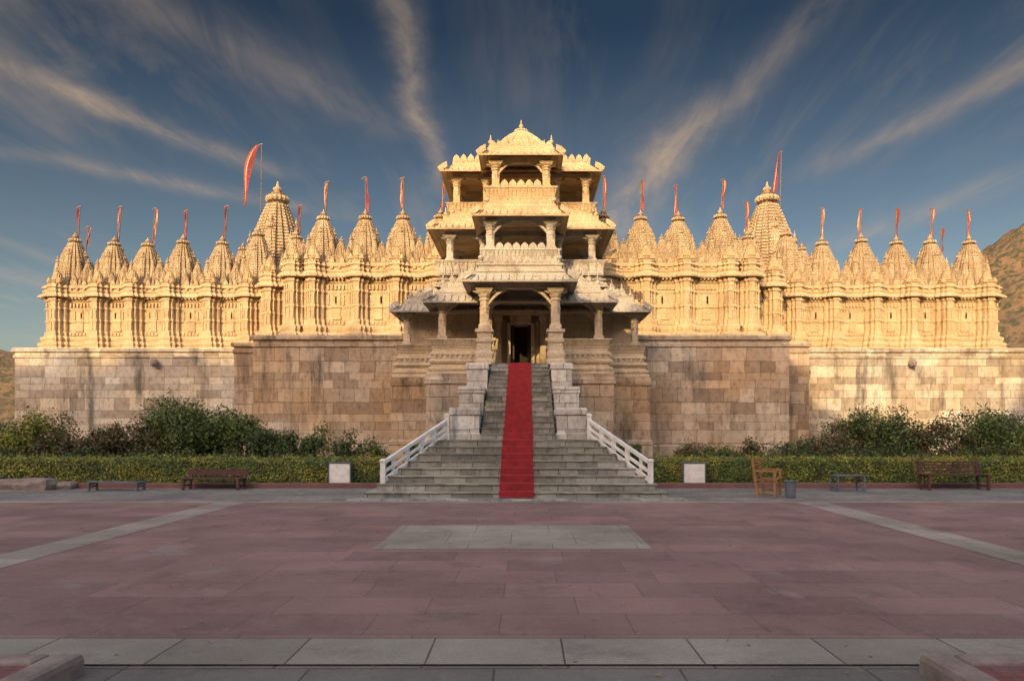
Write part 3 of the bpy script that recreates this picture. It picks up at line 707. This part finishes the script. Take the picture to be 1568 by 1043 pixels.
def f_back(x,y):  # unseen ridge added behind camera; height and dips shaped to cast the shade line
    env=max(0,1-abs((y+60)/34))**.9
    H=44.4
    dip=6*math.exp(-((x+17.5)/6)**2)+4.2*math.exp(-((x+35.6)/5)**4)
    n=1.3*noise.noise(Vector((x*.11,4,0)))+1.1*noise.noise(Vector((x*.45,7,0)))+.7*noise.noise(Vector((x*1.3,9,0)))
    return -1+env*(H+1+n-dip)
hill('unseen_shade_ridge',-180,120,-94,-26,f_back,640,34)
# ------------------------------------------------------------ light & world
el=math.radians(20); az=math.radians(202)
S=Vector((math.sin(az)*math.cos(el),math.cos(az)*math.cos(el),math.sin(el)))
ld=bpy.data.lights.new('sun','SUN'); ld.energy=5; ld.angle=math.radians(.5); ld.color=(1,.70,.34)
lo=bpy.data.objects.new('sun',ld); scene.collection.objects.link(lo); lo.rotation_euler=S.to_track_quat('Z','Y').to_euler(); lo.location=(-30,-80,60)
w=bpy.data.worlds.new('World'); scene.world=w; w.use_nodes=True; nt=w.node_tree; ns=nt.nodes; lk=nt.links
bg=ns['Background']; sky=ns.new('ShaderNodeTexSky'); sky.sky_type='NISHITA'; sky.sun_disc=False; sky.sun_elevation=el; sky.sun_rotation=az; sky.dust_density=1.5; sky.ozone_density=2
tc=ns.new('ShaderNodeTexCoord'); sx=ns.new('ShaderNodeSeparateXYZ'); lk.new(tc.outputs['Generated'],sx.inputs[0])
X,Y,Zz=sx.outputs
zc=math_(nt,'ADD',math_(nt,'MAXIMUM',Zz,0.0),.08)
U=math_(nt,'DIVIDE',X,zc); V=math_(nt,'DIVIDE',Y,zc)
cm=ns.new('ShaderNodeCombineXYZ'); lk.new(U,cm.inputs[0]); lk.new(V,cm.inputs[1])
def streak(rot,sc,loc,a,b,scale=1.3,dist=.9):
    mp=ns.new('ShaderNodeMapping'); mp.inputs['Rotation'].default_value=(0,0,math.radians(rot)); mp.inputs['Scale'].default_value=sc; mp.inputs['Location'].default_value=loc; lk.new(cm.outputs[0],mp.inputs[0])
    return ramp(nt,noise_(nt,mp.outputs[0],scale,8,(1,1,1),.62,dist),a,b)
s1=streak(5,(1.9,.42,1),(3.3,1.7,0),.48,.80,1.5,.7)
s2=streak(-28,(2.4,.7,1),(8.1,4.2,0),.50,.82,1.4,1.0)
n2=noise_(nt,cm.outputs[0],.8,4,(1,.7,1)); n3=noise_(nt,cm.outputs[0],1.0,4,(1,.5,1.3))
cl=math_(nt,'ADD',math_(nt,'MULTIPLY',s1,ramp(nt,n2,.40,.64)),math_(nt,'MULTIPLY',math_(nt,'MULTIPLY',s2,ramp(nt,n3,.45,.62)),.6))
cl=math_(nt,'MULTIPLY',cl,.6)
wob=math_(nt,'SUBTRACT',noise_(nt,cm.outputs[0],2.2,6,(1,1,1),.6),.5)
fine=ramp(nt,noise_(nt,cm.outputs[0],5,7,(1.6,.45,1),.65,.8),.35,.68)
for u0,v0,u1,v1,wd,amp in ((-.283,1.2,-.281,2.15,.033,1.0),(-1.25,1.5,-.93,1.98,.055,.8),(-.78,1.35,-.5,1.75,.10,.45),(.60,1.5,.42,2.15,.055,.55),(1.15,1.45,.98,2.0,.06,.6),(.42,1.9,.34,2.7,.09,.7),(-1.3,2.1,-.95,2.35,.09,.5),(1.5,2.2,1.2,2.9,.09,.4)):
    k=(u1-u0)/(v1-v0)
    d=math_(nt,'SUBTRACT',math_(nt,'SUBTRACT',U,u0),math_(nt,'MULTIPLY',math_(nt,'SUBTRACT',V,v0),k))
    d=math_(nt,'ADD',d,math_(nt,'MULTIPLY',wob,.20))
    g=math_(nt,'POWER',2.718,math_(nt,'MULTIPLY',math_(nt,'POWER',math_(nt,'ABSOLUTE',math_(nt,'DIVIDE',d,wd)),1.6),-1))
    m_=(v0+v1)/2; hl=(v1-v0)/2+.25
    rr=math_(nt,'SUBTRACT',1,math_(nt,'POWER',math_(nt,'ABSOLUTE',math_(nt,'DIVIDE',math_(nt,'SUBTRACT',V,m_),hl)),3),True)
    g=math_(nt,'MULTIPLY',math_(nt,'MULTIPLY',g,rr),math_(nt,'ADD',math_(nt,'MULTIPLY',fine,.8),.2))
    cl=math_(nt,'ADD',cl,math_(nt,'MULTIPLY',g,amp*.95))
cl=math_(nt,'MINIMUM',cl,1.0)
skyt=mix(nt,1,sky.outputs[0],ramp(nt,Zz,.0,.5,(.92,.80,.66),(.135,.165,.18)),'MULTIPLY')
ccol=ramp(nt,Zz,.08,.5,(5.4,3.6,2.3),(2.6,2.0,1.45))
col=mix(nt,math_(nt,'MULTIPLY',cl,.85),skyt,ccol)
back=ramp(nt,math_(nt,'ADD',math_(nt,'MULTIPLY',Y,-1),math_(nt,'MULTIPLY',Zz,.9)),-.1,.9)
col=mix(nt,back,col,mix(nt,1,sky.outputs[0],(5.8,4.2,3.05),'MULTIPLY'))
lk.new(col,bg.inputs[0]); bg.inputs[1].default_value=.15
# ------------------------------------------------------------ camera
cd=bpy.data.cameras.new('camera'); cam=bpy.data.objects.new('camera',cd); scene.collection.objects.link(cam); scene.camera=cam
cam.location=(.22,0,1.7); cam.rotation_euler=(math.radians(90),0,0)
cd.sensor_width=36; cd.lens=24; cd.shift_x=(784-805)/1568; cd.shift_y=(655-521.5)/1568; cd.clip_end=2000
scene.view_settings.view_transform='Standard'; scene.view_settings.look='None'; scene.view_settings.exposure=0
